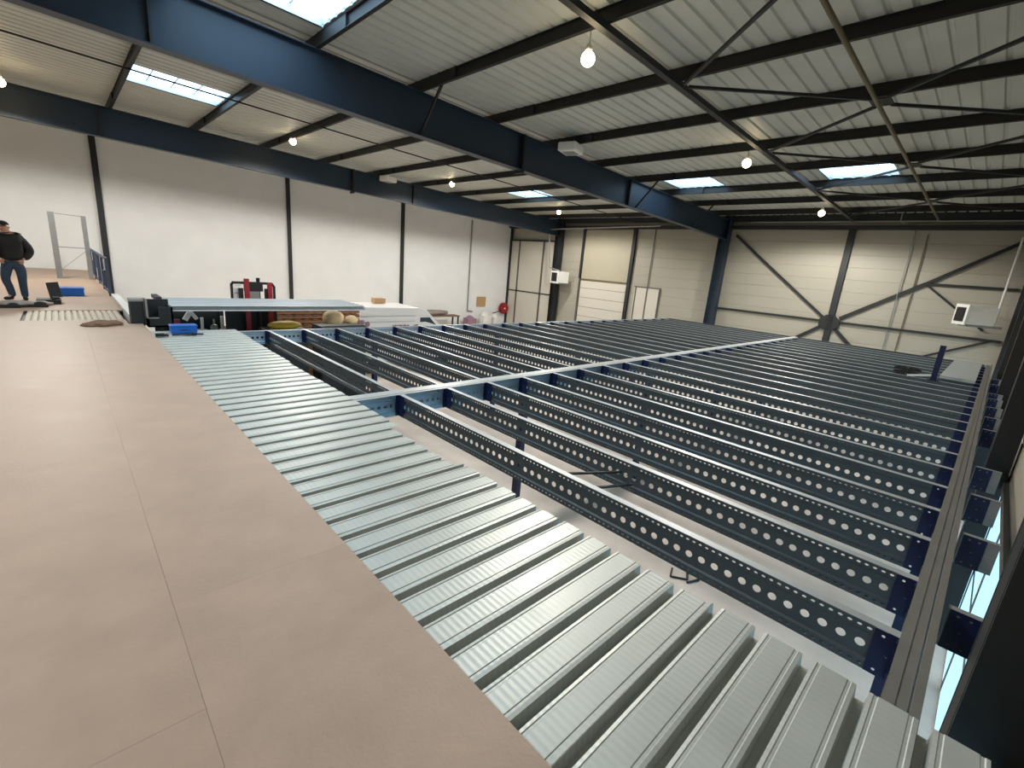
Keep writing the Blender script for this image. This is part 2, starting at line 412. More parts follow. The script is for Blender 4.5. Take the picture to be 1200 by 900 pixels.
# small personnel door
d3 = MB().box(XD - .04, XD - .01, 13.7, 15.3, 0, 4.0).build('door_3', 'wall_panel'); struct(d3)
k = MB().box(XD - .07, XD - .03, 13.6, 15.3, 4.0, 4.06)
for y in (13.62, 14.45, 15.2): k.box(XD - .07, XD - .03, y - .03, y + .03, 0, 4.0)
k.build('door_frame', 'frame', d3)
tag(MB().tube((XD - .06, 14.45, 4.06), (XD - .06, 14.45, 7.3), .025).build('wall_conduit', 'frame'),
    'thin grey conduit rising from the small door on the far wall', 'conduit')

# posts on the white left wall
for x, w, m_, lab in ((1.47, .2, 'steel_dark', 'dark post on the white left wall beside the walkway railing'),
                  (8.8, .17, 'steel_dark', 'dark post on the white left wall behind the forklift carriage'),
                  (15.4, .2, 'steel_dark', 'dark post on the white left wall above the white van')):
    o = MB().box(-w / 2, w / 2, -.12, -.005, 0, 8.2).build('wall_post', m_); o.location = (x, YL, 0)
    tag(o, lab, 'post', 'posts on the left wall')
tag(MB().path([(20.75, YL - .06, 7.4), (20.75, YL - .06, 1.25), (21.2, YL - .06, 1.2)], .05).build('drain_pipe', 'galv'),
    'thin grey vertical pipe on the white left wall, near the far corner', 'pipe')

# ------------------------------------------------------------------ lamps
lamps = [(6.5, 5.5, 7.93), (6.5, 18.7, 8.26), (13.55, 18.8, 8.05), (20.6, 18.35, 7.75), (13.55, 5.6, 7.78), (21.0, 5.55, 7.50), (-.6, 19.5, 8.2)]
lbl = ['bright round lamp nearest the camera, hung from a purlin of the right roof bay', 'bright round lamp in the left roof bay above the forklift',
       'bright round lamp in the middle of the left roof bay', 'bright round lamp in the left roof bay close to the far wall',
       'bright round lamp in the middle of the right roof bay', 'bright round lamp in the right roof bay close to the far wall',
       'bright round lamp cut by the left edge of the picture']
def lamp(x, y, z, lab):
    t = empty('ceiling_lamp', (x, y, z), lab, 'lamp', 'round lamps under the roof')
    top = rz(x, 8.51) - z
    MB().tube((0, 0, .12), (0, 0, top), .012, 6).build('stem', 'white', t)
    MB().tube((0, 0, .05), (0, 0, .17), .075, 14, .04).build('lamp_holder', 'white', t, True)
    sp_ = bpy.data.lights.new('lamp_beam', 'SPOT'); sp_.energy = LAMP_W; sp_.spot_size = math.radians(174); sp_.spot_blend = .3; sp_.shadow_soft_size = .3; sp_.color = (1, .95, .87)
    so = bpy.data.objects.new('lamp_beam', sp_); C.objects.link(so); so.parent = t; so.location = (0, 0, -.5)
    MB().ball((0, 0, -.03), .11, .11, .11, 18, 12).build('bulb', 'bulb', t, True)
LAMP_W = 740
for (x, y, z), lab in zip(lamps, lbl): lamp(x, y, z, lab)
for x, y, z in ((-3.2, 5.5, 8.2), (-7.5, 5.5, 8.3), (-7.5, 18.8, 8.3)):  # added fill spots behind the camera, unseen and without fixtures
    l = bpy.data.lights.new('unseen_fill_spot', 'SPOT'); l.energy = LAMP_W * .7; l.spot_size = math.radians(164); l.spot_blend = .5; l.shadow_soft_size = .2; l.color = (1, .96, .89)
    lo = bpy.data.objects.new('unseen_fill_spot', l); C.objects.link(lo); lo.location = (x, y, z)

# hanging white boxes
for (x, y, z), s, lab in (((10.9, 9.5, 7.96), 1., 'white box unit hung on wires beside the middle rafter'),
                     ((11.29, 20.6, 7.95), .95, 'small white box unit hung on wires beside the left rafter')):
    t = empty('hanging_heater', (x, y, z), lab, 'heater', 'hanging white units', rz=.3)
    MB().box(-.32 * s, .32 * s, -.28 * s, .28 * s, -.12, .12).build('casing', 'white', t, bevel=.05)
    MB().box(-.2 * s, .2 * s, -.18 * s, .18 * s, -.125, -.11).build('grille', 'galv', t)
    for a, b in ((-.25, -.2), (.25, -.2), (.25, .2)): MB().tube((a * s, b * s, .1), (a * s * .8, b * s * .8, rz(x, 8.52) - z), .005, 5).build('hanging_wire', 'galv', t)

# fan heaters on the columns
def heater(loc, rz_, sx, sy, sz, lab):
    t = empty('fan_heater', loc, lab, 'heater', 'fan heaters at the far wall', rz=rz_)
    MB().box(0, sx, -sy / 2, sy / 2, -sz / 2, sz / 2).build('casing', 'white', t, bevel=.02)
    MB().box(-.05, 0, -sy / 2 - .03, sy / 2 + .03, -sz / 2 - .03, sz / 2 + .03).box(-.051, -.05, -.1, .1, -.1, .1).build('front_frame', 'white', t)
    k = MB().box(-.07, -.052, -sy * .38, sy * .38, -sz * .38, sz * .38); k.build('louvre_panel', 'black', t)
    k = MB()
    for i in range(6): z = -sz * .34 + i * sz * .136; k.box(-.085, -.07, -sy * .36, sy * .36, z - .012, z + .012)
    k.build('louvre_blade', 'steel_dark', t)
    MB().box(.1, sx + .3, -sy * .4, -sy * .32, -sz / 2 - .08, -sz / 2).box(.1, sx + .3, sy * .32, sy * .4, -sz / 2 - .08, -sz / 2).build('bracket', 'galv', t)
heater((23.1, 20.35, 4.15), math.radians(-12), .85, .72, .72, 'white fan heater with dark louvres on the left column of the far wall')
heater((22.9, .98, 4.26), math.radians(-56), .85, .58, .64, 'white fan heater with dark louvres in the right corner of the far wall')
mb = MB().path([(23.3, 21.1, 4.7), (23.3, 21.4, 7.1), (23.3, 13.5, 7.3)], .04); mb.path([(23.3, 21.1, 4.7), (23.5, 20.3, 4.55)], .04)
tag(mb.build('heater_flue', 'galv'), 'grey pipe rising from the left fan heater and running along the far wall', 'pipe')

# ------------------------------------------------------------------ mezzanine steel
def ring_cell(mb, y0, y1, z0, z1, cy, cz, ry, rz_, x, t, n=12):
    """square cell of a plate at x..x+t with a round or oval hole"""
    out = []
    for i in range(n):
        a = 2 * math.pi * (i + .5) / n; dx, dz = math.cos(a), math.sin(a)
        hx = (y1 - cy) if dx > 0 else (cy - y0); hz = (z1 - cz) if dz > 0 else (cz - z0)
        k = min(hx / abs(dx) if abs(dx) > 1e-9 else 9e9, hz / abs(dz) if abs(dz) > 1e-9 else 9e9)
        out.append([cy + dx * k, cz + dz * k, a])
    corners = [(y1, z1), (y0, z1), (y0, z0), (y1, z0)]
    vs = []
    for xx in (x, x + t):
        vs += [(xx, p[0], p[1]) for p in out]
        vs += [(xx, cy + ry * math.cos(p[2]), cz + rz_ * math.sin(p[2])) for p in out]
        vs += [(xx, a, b) for a, b in corners]
    m = 2 * n + 4; fs = []
    ca = [math.atan2(b - cz, a - cy) % (2 * math.pi) for a, b in corners]
    for i in range(n):
        j = (i + 1) % n
        a0, a1 = out[i][2], out[j][2] + (2 * math.pi if j == 0 else 0)
        c = None
        for q, an in enumerate(ca):
            for an2 in (an, an + 2 * math.pi):
                if a0 < an2 < a1: c = 2 * n + q
        f0 = [i] + ([c] if c is not None else []) + [j, n + j, n + i]
        fs.append(tuple(f0)); fs.append(tuple(m + q for q in reversed(f0)))
        fs.append((n + i, n + j, m + n + j, m + n + i))
    mb.add(vs, fs)

JH = .27
def joist_mesh(L, pitch=.0885):
    mb = MB(); n = int(L / pitch); pitch = L / n; t = .003
    zt = 0; zbm = -JH; zs0, zs1 = -.062, -JH + .062
    for i in range(n):
        y0 = i * pitch; y1 = y0 + pitch; ym = (y0 + y1) / 2
        if i % 6 == 5 and False: continue
        ring_cell(mb, y0, y1, zs1 - .000, zs0, ym, -JH / 2, .0245, .0245, .012, t, 12)
        for a, b in ((y0, ym), (ym, y1)):
            ring_cell(mb, a, b, zs0 + .012, zt, (a + b) / 2, -.026, .0125, .008, 0, t, 6)
            ring_cell(mb, a, b, zbm, zs1 - .012, (a + b) / 2, -JH + .026, .0125, .008, 0, t, 6)
    for za, zb_ in ((zs0 + .012, zs0), (zs1 - .012, zs1)):
        mb.add([(0, 0, za), (0, L, za), (.012, L, zb_), (.012, 0, zb_)], [(0, 1, 2, 3)])
        mb.add([(t, 0, za), (t, L, za), (.012 + t, L, zb_), (.012 + t, 0, zb_)], [(0, 1, 2, 3)])
    mb.box(0, .06, 0, L, -JH - .003, -JH).box(.057, .06, 0, L, -JH, -JH + .015)
    return mb
def joist_top(L, e=0):
    return MB().box(0, .062, -e, L + e * .5, 0, .003).box(.059, .062, -e, L + e * .5, -.016, 0)
def plate_mb(w, h, x=0.):
    mb = MB(); t = .006
    ys = [0, w * .28, w * .5, w * .72, w]; 
    rows = [(0, -h * .22, [(w * .3), (w * .72)], .0085), (-h * .22, -h * .40, [], 0), (-h * .40, -h * .60, [w * .5], .008), (-h * .60, -h * .78, [], 0), (-h * .78, -h, [w * .3, w * .72], .0085)]
    for a, b, hs, r_ in rows:
        if not hs: mb.box(x, x + t, 0, w, b, a); continue
        if len(hs) == 1: ring_cell(mb, 0, w, b, a, hs[0], (a + b) / 2, r_, r_, x, t, 10)
        else:
            ring_cell(mb, 0, w / 2, b, a, hs[0], (a + b) / 2, r_, r_, x, t, 10)
            ring_cell(mb, w / 2, w, b, a, hs[1], (a + b) / 2, r_, r_, x, t, 10)
    return mb
JT = 2.9
LJ = 4.86
jm = joist_mesh(LJ).mesh('floor_joist', 'joist'); jt = joist_top(LJ, .12).mesh('top_flange', 'flange')
pm = plate_mb(.14, JH, -.008).mesh('end_plate', 'blue')
cleat = MB().box(0, .09, 0, .006, -JH, 0).mesh('cleat', 'blue')
def make_joist():
    o = bpy.data.objects.new('floor_joist', jm); C.objects.link(o)
    a = bpy.data.objects.new('top_flange', jt); C.objects.link(a); a.parent = o
    for yy, cy in ((-.14, -.10), (LJ - .06, LJ + .064)):
        p = bpy.data.objects.new('end_plate', pm); C.objects.link(p); p.parent = o; p.location = (0, yy, 0); p['label'] = 'dark blue bolted end plate'
        c = bpy.data.objects.new('cleat', cleat); C.objects.link(c); c.parent = p; c.location = (-.05, cy - yy, 0)
    return o
proto = None; NJ = 23
for bay, (y, lab, grp) in enumerate(((.07, 'near bay before the double beam', 'perforated joists of the near bay'),
                                 (5.33, 'far bay behind the double beam', 'perforated joists of the far bay'))):
    for k in range(NJ):
        o = make_joist() if proto is None else copy_tree(proto)
        if proto is None: proto = o
        o.location = (2.94 + .73 * k, y, JT)
        tag(o, 'perforated grey joist, %s from the metal decking, %s' % (ORD[k], lab), 'joist', grp)

def xbeam(name, y, face, lab, L0=2.0, L1=19.75, m_='beam'):
    """channel beam along X; face -1: web looks towards -Y"""
    t = empty(name, (L0, y, JT), lab, 'beam')
    L = L1 - L0; mb = joist_mesh(L); 
    web = MB(); web.v = [(b, face * -1 * a, c) for a, b, c in mb.v]; web.f = mb.f
    web.build('web', m_, t)
    mb = joist_top(L); fl = MB(); fl.v = [(b, face * -1 * a, c) for a, b, c in mb.v]; fl.f = mb.f
    fl.build('top_flange', 'flange', t)
    return t
xbeam('main_beam', 5.0, -1, 'light blue-grey perforated beam in the middle of the mezzanine, its web facing the camera side')
xbeam('main_beam', 5.22, 1, 'grey perforated beam in the middle of the mezzanine, its web facing the far bay')
xbeam('main_beam', 10.26, -1, 'light blue-grey perforated beam along the far left edge of the mezzanine')
# top cover of the double beam
tag(MB().box(2.0, 19.75, 5.05, 5.17, JT + .004, JT + .008).build('cover_strip', 'flange'), 'pale flat strip lying along the top of the double middle beam', 'strip')
# edge rail: two channels back to back
tag(MB().box(2.0, 19.75, -.075, -.07, JT - .2, JT + .01).box(2.0, 19.75, -.07, -.03, JT + .005, JT + .01).box(2.0, 19.75, -.07, -.03, JT - .2, JT - .195)\
    .box(2.0, 19.75, -.118, -.075, JT - .0, JT + .005).build('edge_rail', 'edge'), 'grey-brown channel rail at the right mezzanine edge, on the joist side', 'rail')
o = MB().box(1.9, 19.9, -.130, -.125, JT - .16, JT + .03).box(1.9, 19.9, -.160, -.130, JT + .02, JT + .03).box(1.9, 19.9, -.160, -.157, JT - .03, JT + .02).build('edge_rail', 'edge')
tag(o, 'raised grey-brown channel rail at the right mezzanine edge, nearest the wall columns', 'rail')
# mezzanine end beam at the far side
tag(MB().box(19.7, 19.76, .0, 10.3, JT - JH, JT + .003).box(19.64, 19.7, .0, 10.3, JT, JT + .003).build('end_beam', 'joist'), 'grey beam closing the far end of the mezzanine', 'beam')

# outriggers on the wall side of the edge rail
sp = plate_mb(.13, .25, -.008).mesh('blue_plate', 'blue')
stub_m = MB().box(0, .004, 0, .21, -.25, 0).box(0, .05, 0, .21, -.003, 0).box(0, .05, 0, .21, -.25, -.247).mesh('outrigger_bracket', 'galv')
stub0 = None; sxs = [3.5, 4.79, 5.9, 7.0, 9.3, 10.4, 11.5, 12.6, 13.4, 15.0, 16.2]
for k, x in enumerate(sxs):
    if stub0 is None:
        o = bpy.data.objects.new('outrigger_bracket', stub_m); C.objects.link(o); stub0 = o
        p = bpy.data.objects.new('blue_plate', sp); C.objects.link(p); p.parent = o; p.location = (0, .07, 0); p['label'] = 'dark blue bolted plate'
    else: o = copy_tree(stub0)
    o.location = (x, -.395, JT)
    tag(o, 'short bracket between edge rail and wall, %s from the camera' % ORD[k], 'bracket', 'outrigger brackets on the wall side')

# posts of the mezzanine
pk = 0
for y, nm in ((5.11, 'under the double middle beam'), (10.3, 'under the far left beam'), (-.02, 'under the right edge rail')):
    for k, x in enumerate((5.35, 9.35, 13.35, 17.35)):
        t = empty('mezzanine_post', (x, y, 0), 'dark blue mezzanine post %s, %s from the camera' % (nm, ORD[k]), 'post', 'dark blue mezzanine posts')
        w = .045 if y < 0 else .06
        MB().box(-.05, .05, -w, w, .015, JT - JH - .005).build('shaft', 'blue', t)
        MB().box(-.12, .12, -.12, .12, 0, .015).build('foot_plate', 'blue', t)
# loose bars between first and second joist
for a, b, lab in (((2.99, 2.42, 2.83), (3.64, 2.12, 2.80), 'thin black bar bridging the first two joists, nearer the double beam'),
             ((2.99, 2.14, 2.80), (3.64, 2.0, 2.72), 'thin black bar bridging the first two joists, nearer the edge rail')):
    tag(MB().bar(a, b, .02, .02).build('cross_bar', 'black'), lab, 'bar', 'black bars between the first joists')

k = MB().path([(0, 0, .01), (.12, .06, .02), (.2, .0, .012), (.1, -.08, .01), (-.05, -.02, .01)], .012, 6).path([(0, 0, .01), (-.1, .14, .012), (.05, .2, .012)], .01, 6)
o = k.build('wire_scrap', 'black'); o.location = (6.67, 2.44, 0); o.scale = (1.5, 1.5, 1.5); tag(o, 'tangle of black wire on the concrete floor beyond the decking edge', 'wire')
# corner opening: standing post, perforated plates and stacked sheets
t = empty('corner_post', (13.92, .72, JT + .004), 'dark blue post standing upright on the joists near the far right corner', 'post')
MB().box(-.05, .05, -.05, .05, 0, .78).build('shaft', 'blue', t)
MB().box(-.1, .1, -.1, .1, 0, .012).build('foot_plate', 'blue', t)
MB().bar((-.02, .05, .1), (-.1, .45, .02), .04, .04).build('strut', 'white', t)
o = plate_mb(.5, .2).build('perforated_plate', 'black'); o.location = (13.93, .95, JT + .204)
tag(o, 'small black perforated plate leaning beside the upright corner post', 'plate')
mb = MB()
mb.box(14.5, 19.2, .06, .66, JT + .004, JT + .07)
t = tag(mb.build('sheet_stack', 'flange'), 'smooth grey stack of flat sheets lying in the far right corner of the joists', 'sheet stack')

# ------------------------------------------------------------------ metal decking
def rib_profile(n, p=.21, h=.066):
    q = p / .21; pts = [(0, h)]
    for i in range(n):
        y = i * p
        pts += [(y + .012 * q, h), (y + .016 * q, h - .0035), (y + .026 * q, h - .0035), (y + .030 * q, h), (y + .128 * q, h), (y + .132 * q, h - .0035), (y + .142 * q, h - .0035), (y + .146 * q, h),
                (y + .160 * q, h - .002), (y + .166 * q, 0), (y + .200 * q, 0), (y + .206 * q, h - .002)]
    return pts + [(n * p, h)]
dz = JT + .006; Yd = -.36
ends = [2.30, 2.27, 2.26, 2.18, 2.27, 2.28, 2.27, 2.30, 2.31, 2.33]
for i in range(10):
    n = 5; L = ends[i] - .55
    pts = rib_profile(n)
    o = MB().ribbon(pts, 0, L, .0025).build('decking_sheet', 'deck'); o.location = (.55, Yd + i * n * .21, dz)
    tag(o, '%s ribbed galvanised decking sheet counted from the near right end of the strip' % ORD[i], 'decking sheet', 'metal decking sheets beside the boards')
# joist that carries the sheet ends
# ------------------------------------------------------------------ chipboard
BT = 3.0
def board(x0, x1, y0, y1, lab, grp='chipboard floor panels', top=BT):
    g = .0005
    o = MB().box(g, x1 - x0 - g, g, y1 - y0 - g, -.02, 0).build('floor_board', 'board'); o.location = (x0, y0, top)
    tag(o, lab, 'floor board', grp); return o
yb = [-1.2 + .8, 2.25, 4.95, 7.65, 10.9]
yb = [-.5, 2.25, 4.95, 7.65, 10.9]
for i in range(4):
    board(.2, 1.0, yb[i], yb[i + 1], 'beige chipboard panel along the metal decking, %s from the camera' % ORD[i])
ya = [-.5, 1.6, 4.3, 7.0, 9.3, 11.5]
for i in range(5):
    board(-1.87, .2, ya[i], ya[i + 1], 'wide beige chipboard panel left of the long joint, %s from the camera' % ORD[i])
    board(-3.94, -1.87, ya[i], ya[i + 1], 'beige chipboard panel at the left side of the floor, %s from the camera' % ORD[i])
board(.2, .80, 10.9, 11.5, 'small beige chipboard panel at the foot of the walkway')
board(-3.94, -.6, 11.5, 12.95, 'beige chipboard panel left of the bare decking strip')
# bare decking strip with ribs along Y
mb = MB(); pts = rib_profile(15, .0893, .022)
mb.ribbon(pts, 11.5, 12.95, .0025, axis='y'); o = mb.build('decking_sheet', 'strip'); o.location = (-.55, 0, BT - .03)
tag(o, 'bare ribbed decking strip crossing the walkway between the boards', 'decking sheet')
xr = [-3.9, -1.5, -.1, .87]; yr = [12.95, 17.6, 21.5, 26.25]; c_ = 0
nm = [['left front', 'middle front', 'right front'], ['left middle', 'central', 'right middle'], ['left rear', 'middle rear', 'right rear']]
for j in range(3):
    for i in range(3):
        board(xr[i], xr[i + 1], yr[j], yr[j + 1], '%s light chipboard panel of the walkway beyond the bare strip' % nm[j][i], 'walkway chipboard panels')
# beams that carry the boards
for y, lab in ((.35, 'near'), (5.1, 'middle'), (10.2, 'far')):
    pass
tag(MB().box(-3.9, .8, 10.6, 11.5, 2.62, 2.975).box(-3.9, .8, 11.5, 12.95, 2.62, 2.965).box(-3.9, .8, 12.95, 26.2, 2.62, 2.975).build('deck_substructure', 'darkgrey'), 'dark steel frame carrying the walkway boards', 'floor frame')
tag(MB().box(-3.9, .5, -.45, 10.6, 2.62, 2.975).box(.5, 2.0, -.1, 10.35, 2.62, 2.9).build('deck_substructure', 'darkgrey'), 'dark steel frame carrying the nearest boards and decking', 'floor frame')
tag(MB().box(.88, 1.02, 11.4, 15.9, 2.55, 3.06).build('edge_fascia', 'white'), 'white fascia board along the walkway edge below the railing', 'fascia')

# walkway railing
t = empty('walkway_railing', (.87, 15.9, BT), 'blue-grey railing with staggered bars along the walkway edge', 'railing')
MB().bar((0, 0, .93), (0, 9.6, .93), .05, .05).build('top_rail', 'bluegrey', t)
MB().bar((0, 0, .08), (0, 9.6, .08), .04, .04).build('bottom_rail', 'bluegrey', t)
for i in range(6): MB().box(-.03, .03, i * 1.9 - .03, i * 1.9 + .03, 0, .95).build('rail_post', 'bluegrey', t)
i = 0; y = .25
while y < 9.2:
    a, b = ((.08, .93), (.08, .55), (.42, .93))[i % 3]
    k = MB().box(-.018, .018, y - .025, y + .025, a, b)
    if i % 3 == 1: k.box(-.018, .018, y - .025, y + .38, .53, .57)
    k.build('baluster', 'bluegrey', t); y += .95; i += 1

# standing gate frame on the walkway
t = empty('gate_frame', (-.03, 21.3, BT), 'tall grey steel gate frame standing on the walkway', 'frame')
MB().box(-.075, .075, -.08, .08, 0, 2.06).build('post', 'galv', t)
MB().box(.70, .82, -.05, .1, 0, 2.02).build('post', 'galv', t)
MB().bar((0, 0, 2.03), (.76, 0, 2.0), .02, .02).build('top_wire', 'galv', t)
MB().bar((0, 0, 1.0), (.76, 0, 1.0), .025, .025).build('mid_bar', 'galv', t)
MB().bar((.02, 0, .25), (.76, 0, .95), .012, .012).build('stay_wire', 'galv', t)

# ------------------------------------------------------------------ grey bins, tools, boxes
t = empty('grey_bin', (.95, 11.0, BT), 'tall narrow dark grey bin at the end of the boards', 'bin')
MB().box(-.10, .10, 0, .3, -.06, .42).build('body', 'darkgrey', t, bevel=.01)
MB().box(-.105, .105, -.005, .305, .40, .44).build('rim', 'galv', t)
t = empty('grey_bin', (1.28, 10.95, BT), 'wide dark grey open-front bin beside the narrow bin', 'bin')
k = MB().box(-.2, .2, 0, .03, -.08, .1).box(-.02, .2, 0, .03, .1, .3).box(-.2, -.17, 0, .5, -.08, .42).box(.17, .2, 0, .5, -.08, .3).box(-.2, .2, .47, .5, -.08, .4).box(-.2, .2, 0, .5, -.08, -.05)
k.build('body', 'darkgrey', t)
MB().box(-.21, -.18, -.01, .02, .1, .43).box(-.19, -.02, -.01, .02, .085, .105).build('rim', 'galv', t)
MB().box(-.165, .165, .035, .46, .0, .08).build('contents', 'black', t)

t = empty('blue_crate', (1.46, 9.85, 2.985), 'bright blue plastic crate on the far end of the metal decking', 'crate')
MB().box(-.19, .19, -.1, .12, 0, .13).box(-.2, .2, -.11, .13, .115, .14).build('body', 'bluebox', t, bevel=.01)
MB().box(-.06, .06, -.118, -.108, .07, .09).build('handle', 'bluebox', t)
k = MB().box(-.07, .05, -.03, .03, 0, .05).tube((-.05, 0, .03), (.1, -.05, .02), .018).tube((-.02, .03, .02), (.1, .05, .02), .012)
o = k.build('hand_tool', 'black'); o.location = (1.09, 9.52, 2.985); tag(o, 'small black hand tool lying at the corner of the boards', 'tool')
k = MB().path([(-.25, 0, .012), (-.12, .03, .012), (0, -.02, .012), (.1, .02, .012), (.2, 0, .012)], .014, 6).box(.02, .1, -.03, .03, 0, .04)
o = k.build('power_cable', 'black'); o.location = (1.5, 9.55, 2.985); tag(o, 'dark tool and cable lying in front of the bright blue crate', 'cable')
k = MB().ball((0, 0, .03), .17, .16, .06, 18, 8, .18).ball((.15, .05, .03), .14, .12, .05, 16, 8, .2).ball((-.15, -.02, .02), .12, .12, .045, 16, 8, .2)
o = k.build('crumpled_cloth', 'cloth', smooth=True); o.location = (.42, 10.75, BT); tag(o, 'crumpled brown cloth on the boards near the walkway', 'cloth')

t = empty('tool_case', (-.22, 14.2, BT), 'black tool case standing open beside the person', 'case')
MB().box(-.22, .16, -.25, .15, 0, .1).build('tray', 'black', t, bevel=.01)
MB().bar((.09, .2, .1), (.05, .27, .42), .2, .05, up=(0, 1, 0)).build('lid', 'black', t)
MB().tube((.02, -.2, .13), (.12, -.1, .13), .03).build('handle', 'steel_dark', t)
t = empty('blue_crate', (.1, 15.9, BT), 'blue plastic crate on the walkway beside the tool case', 'crate')
MB().box(-.27, .27, -.17, .17, 0, .2).build('body', 'bluebox', t, bevel=.02)
MB().box(-.28, .28, -.18, .18, .17, .19).build('rim', 'bluebox', t)
k = MB().ball((0, 0, .03), .3, .25, .07, 18, 8, .15).ball((.35, .1, .03), .2, .2, .05, 16, 8, .2)
o = k.build('plastic_sheet', 'greycloth', smooth=True); o.location = (-.72, 13.75, BT); tag(o, 'crumpled grey plastic sheet in front of the person', 'sheet')
k = MB().box(-.2, .2, -.05, .05, 0, .06).tube((-.3, 0, .03), (.3, .04, .03), .025).ball((.1, .02, .05), .09, .07, .05)
o = k.build('power_tool', 'black'); o.location = (-.85, 13.35, BT); tag(o, 'dark power tool on the floor at the left picture edge', 'tool')
k = MB().box(-.16, .16, -.06, .06, 0, .05).ball((.05, 0, .06), .1, .06, .05).tube((-.2, -.03, .03), (.15, -.06, .03), .02)
o = k.build('power_tool', 'black'); o.location = (-.42, 13.5, BT); tag(o, 'dark power tool between the grey sheet and the black case', 'tool')

# ------------------------------------------------------------------ person
def skin(name, verts, edges, radii, m_, parent, root=0, lvl=2):
    me = bpy.data.meshes.new(name); me.from_pydata([Vector(v) for v in verts], edges, []); me.update()
    o = bpy.data.objects.new(name, me); C.objects.link(o); o.parent = parent
    sk = o.modifiers.new('Skin', 'SKIN'); sk.use_smooth_shade = True
    if not me.skin_vertices: me.skin_vertices.new()
    for i, rr in enumerate(radii):
        me.skin_vertices[0].data[i].radius = rr if isinstance(rr, tuple) else (rr, rr)
        me.skin_vertices[0].data[i].use_root = (i == root)
    sb = o.modifiers.new('Sub', 'SUBSURF'); sb.levels = lvl; sb.render_levels = lvl
    me.materials.append(M[m_]); return o
pr_ = empty('person', (-.72, 14.75, BT), 'person in a black jacket, blue jeans and a dark cap standing at the left edge', 'person')
# local coordinates: x right in the picture, z up; faces left and towards the camera
body_v = [(0, 0, .86), (0, 0, 1.05), (-.01, -.01, 1.25), (-.015, -.02, 1.37), (-.03, -.04, 1.44), (-.045, -.06, 1.52), (-.045, -.07, 1.56),
          (.16, .02, 1.30), (.285, .09, 1.03), (.17, -.03, .88), (.145, -.06, .85),
          (-.20, .0, 1.28), (-.29, -.06, 1.03), (-.19, -.17, .90), (-.16, -.19, .87),
          (.08, 0, .80), (.09, -.02, .45), (.085, .05, .10), (.11, -.06, .035),
          (-.08, 0, .80), (-.15, -.06, .46), (-.085, .03, .13), (-.18, -.08, .05)]
body_e = [(0, 1), (1, 2), (2, 3), (3, 4), (4, 5), (5, 6), (3, 7), (7, 8), (8, 9), (9, 10), (3, 11), (11, 12), (12, 13), (13, 14), (0, 15), (15, 16), (16, 17), (17, 18), (0, 19), (19, 20), (20, 21), (21, 22)]
body_r = [(.09, .07), (.10, .08), (.14, .10), (.10, .08), .052, (.072, .085), (.06, .07), .06, .045, .032, (.035, .02), .06, .045, .032, (.035, .02), .055, .045, .03, .025, .055, .045, .03, .025]
skin('body', body_v, body_e, body_r, 'skin', pr_, 0, 1)
jv = [(0, 0, .82), (0, 0, .98), (0, -.005, 1.15), (-.01, -.01, 1.28), (-.02, -.02, 1.37), (-.03, -.04, 1.43),
      (.16, .03, 1.29), (.23, .07, 1.16), (.285, .09, 1.03), (.23, .03, .94), (.17, -.03, .88),
      (-.19, .0, 1.28), (-.25, -.04, 1.15), (-.29, -.06, 1.03), (-.24, -.13, .95), (-.19, -.17, .90)]
je = [(0, 1), (1, 2), (2, 3), (3, 4), (4, 5), (3, 6), (6, 7), (7, 8), (8, 9), (9, 10), (3, 11), (11, 12), (12, 13), (13, 14), (14, 15)]
jr = [(.215, .16), (.21, .16), (.225, .17), (.21, .15), (.16, .12), (.10, .10), .115, .105, .095, .08, .07, .115, .105, .095, .08, .07]
skin('jacket', jv, je, jr, 'jacket', pr_, 0, 2)
tv = [(0, 0, .90), (0, 0, .80), (.085, 0, .74), (.105, -.02, .60), (.10, -.03, .45), (.095, .02, .26), (.10, .04, .045),
      (-.085, -.01, .74), (-.12, -.04, .60), (-.15, -.07, .46), (-.11, -.02, .28), (-.085, .03, .06)]
te = [(0, 1), (1, 2), (2, 3), (3, 4), (4, 5), (5, 6), (1, 7), (7, 8), (8, 9), (9, 10), (10, 11)]
trr = [(.165, .125), (.16, .125), (.105, .11), .095, .078, .07, .062, (.105, .11), .095, .078, .07, .062]
skin('jeans', tv, te, trr, 'jeans', pr_, 0, 2)
for (a, b) in (((.085, .06, .045), (.115, -.12, .035)), ((-.085, .05, .06), (-.21, -.1, .04))):
    p, q = Vector(a), Vector(b); mid = (p + q) / 2
    skin('shoe', [p, mid, q], [(0, 1), (1, 2)], [(.042, .05), (.045, .048), (.04, .035)], 'shoe', pr_, 0, 2)
k = MB(); 
hc = (-.05, -.055, 1.54)
for j in range(0, 7):
    pass
cap = MB(); nu, nv = 20, 6; vs = []
for j in range(nv + 1):
    ph = math.radians(5 + 85 * j / nv)
    for i in range(nu):
        th = 2 * math.pi * i / nu
        vs.append((hc[0] + .098 * math.cos(ph) * math.cos(th), hc[1] + .112 * math.cos(ph) * math.sin(th), hc[2] + .012 + .095 * math.sin(ph)))
cap.add(vs, [(j * nu + i, j * nu + (i + 1) % nu, (j + 1) * nu + (i + 1) % nu, (j + 1) * nu + i) for j in range(nv) for i in range(nu)] + [tuple(range(nu - 1, -1, -1))])
cap.build('cap', 'cap', pr_, True)
MB().ball((hc[0] - .03, hc[1] - .10, 1.50), .016, .02, .022, 8, 6).build('nose', 'skin', pr_, True)
for s in (-1, 1): MB().ball((hc[0] - .03 + s * .034, hc[1] - .094, 1.525), .011, .008, .007, 8, 6).build('eye', 'black', pr_, True)
MB().box(hc[0] - .055, hc[0] - .005, hc[1] - .1, hc[1] - .09, 1.462, 1.47).build('mouth', 'redprint', pr_)
for s in (-1, 1): MB().ball((hc[0] + s * .088, hc[1] + .01, 1.51), .012, .02, .03, 8, 6).build('ear', 'skin', pr_, True)
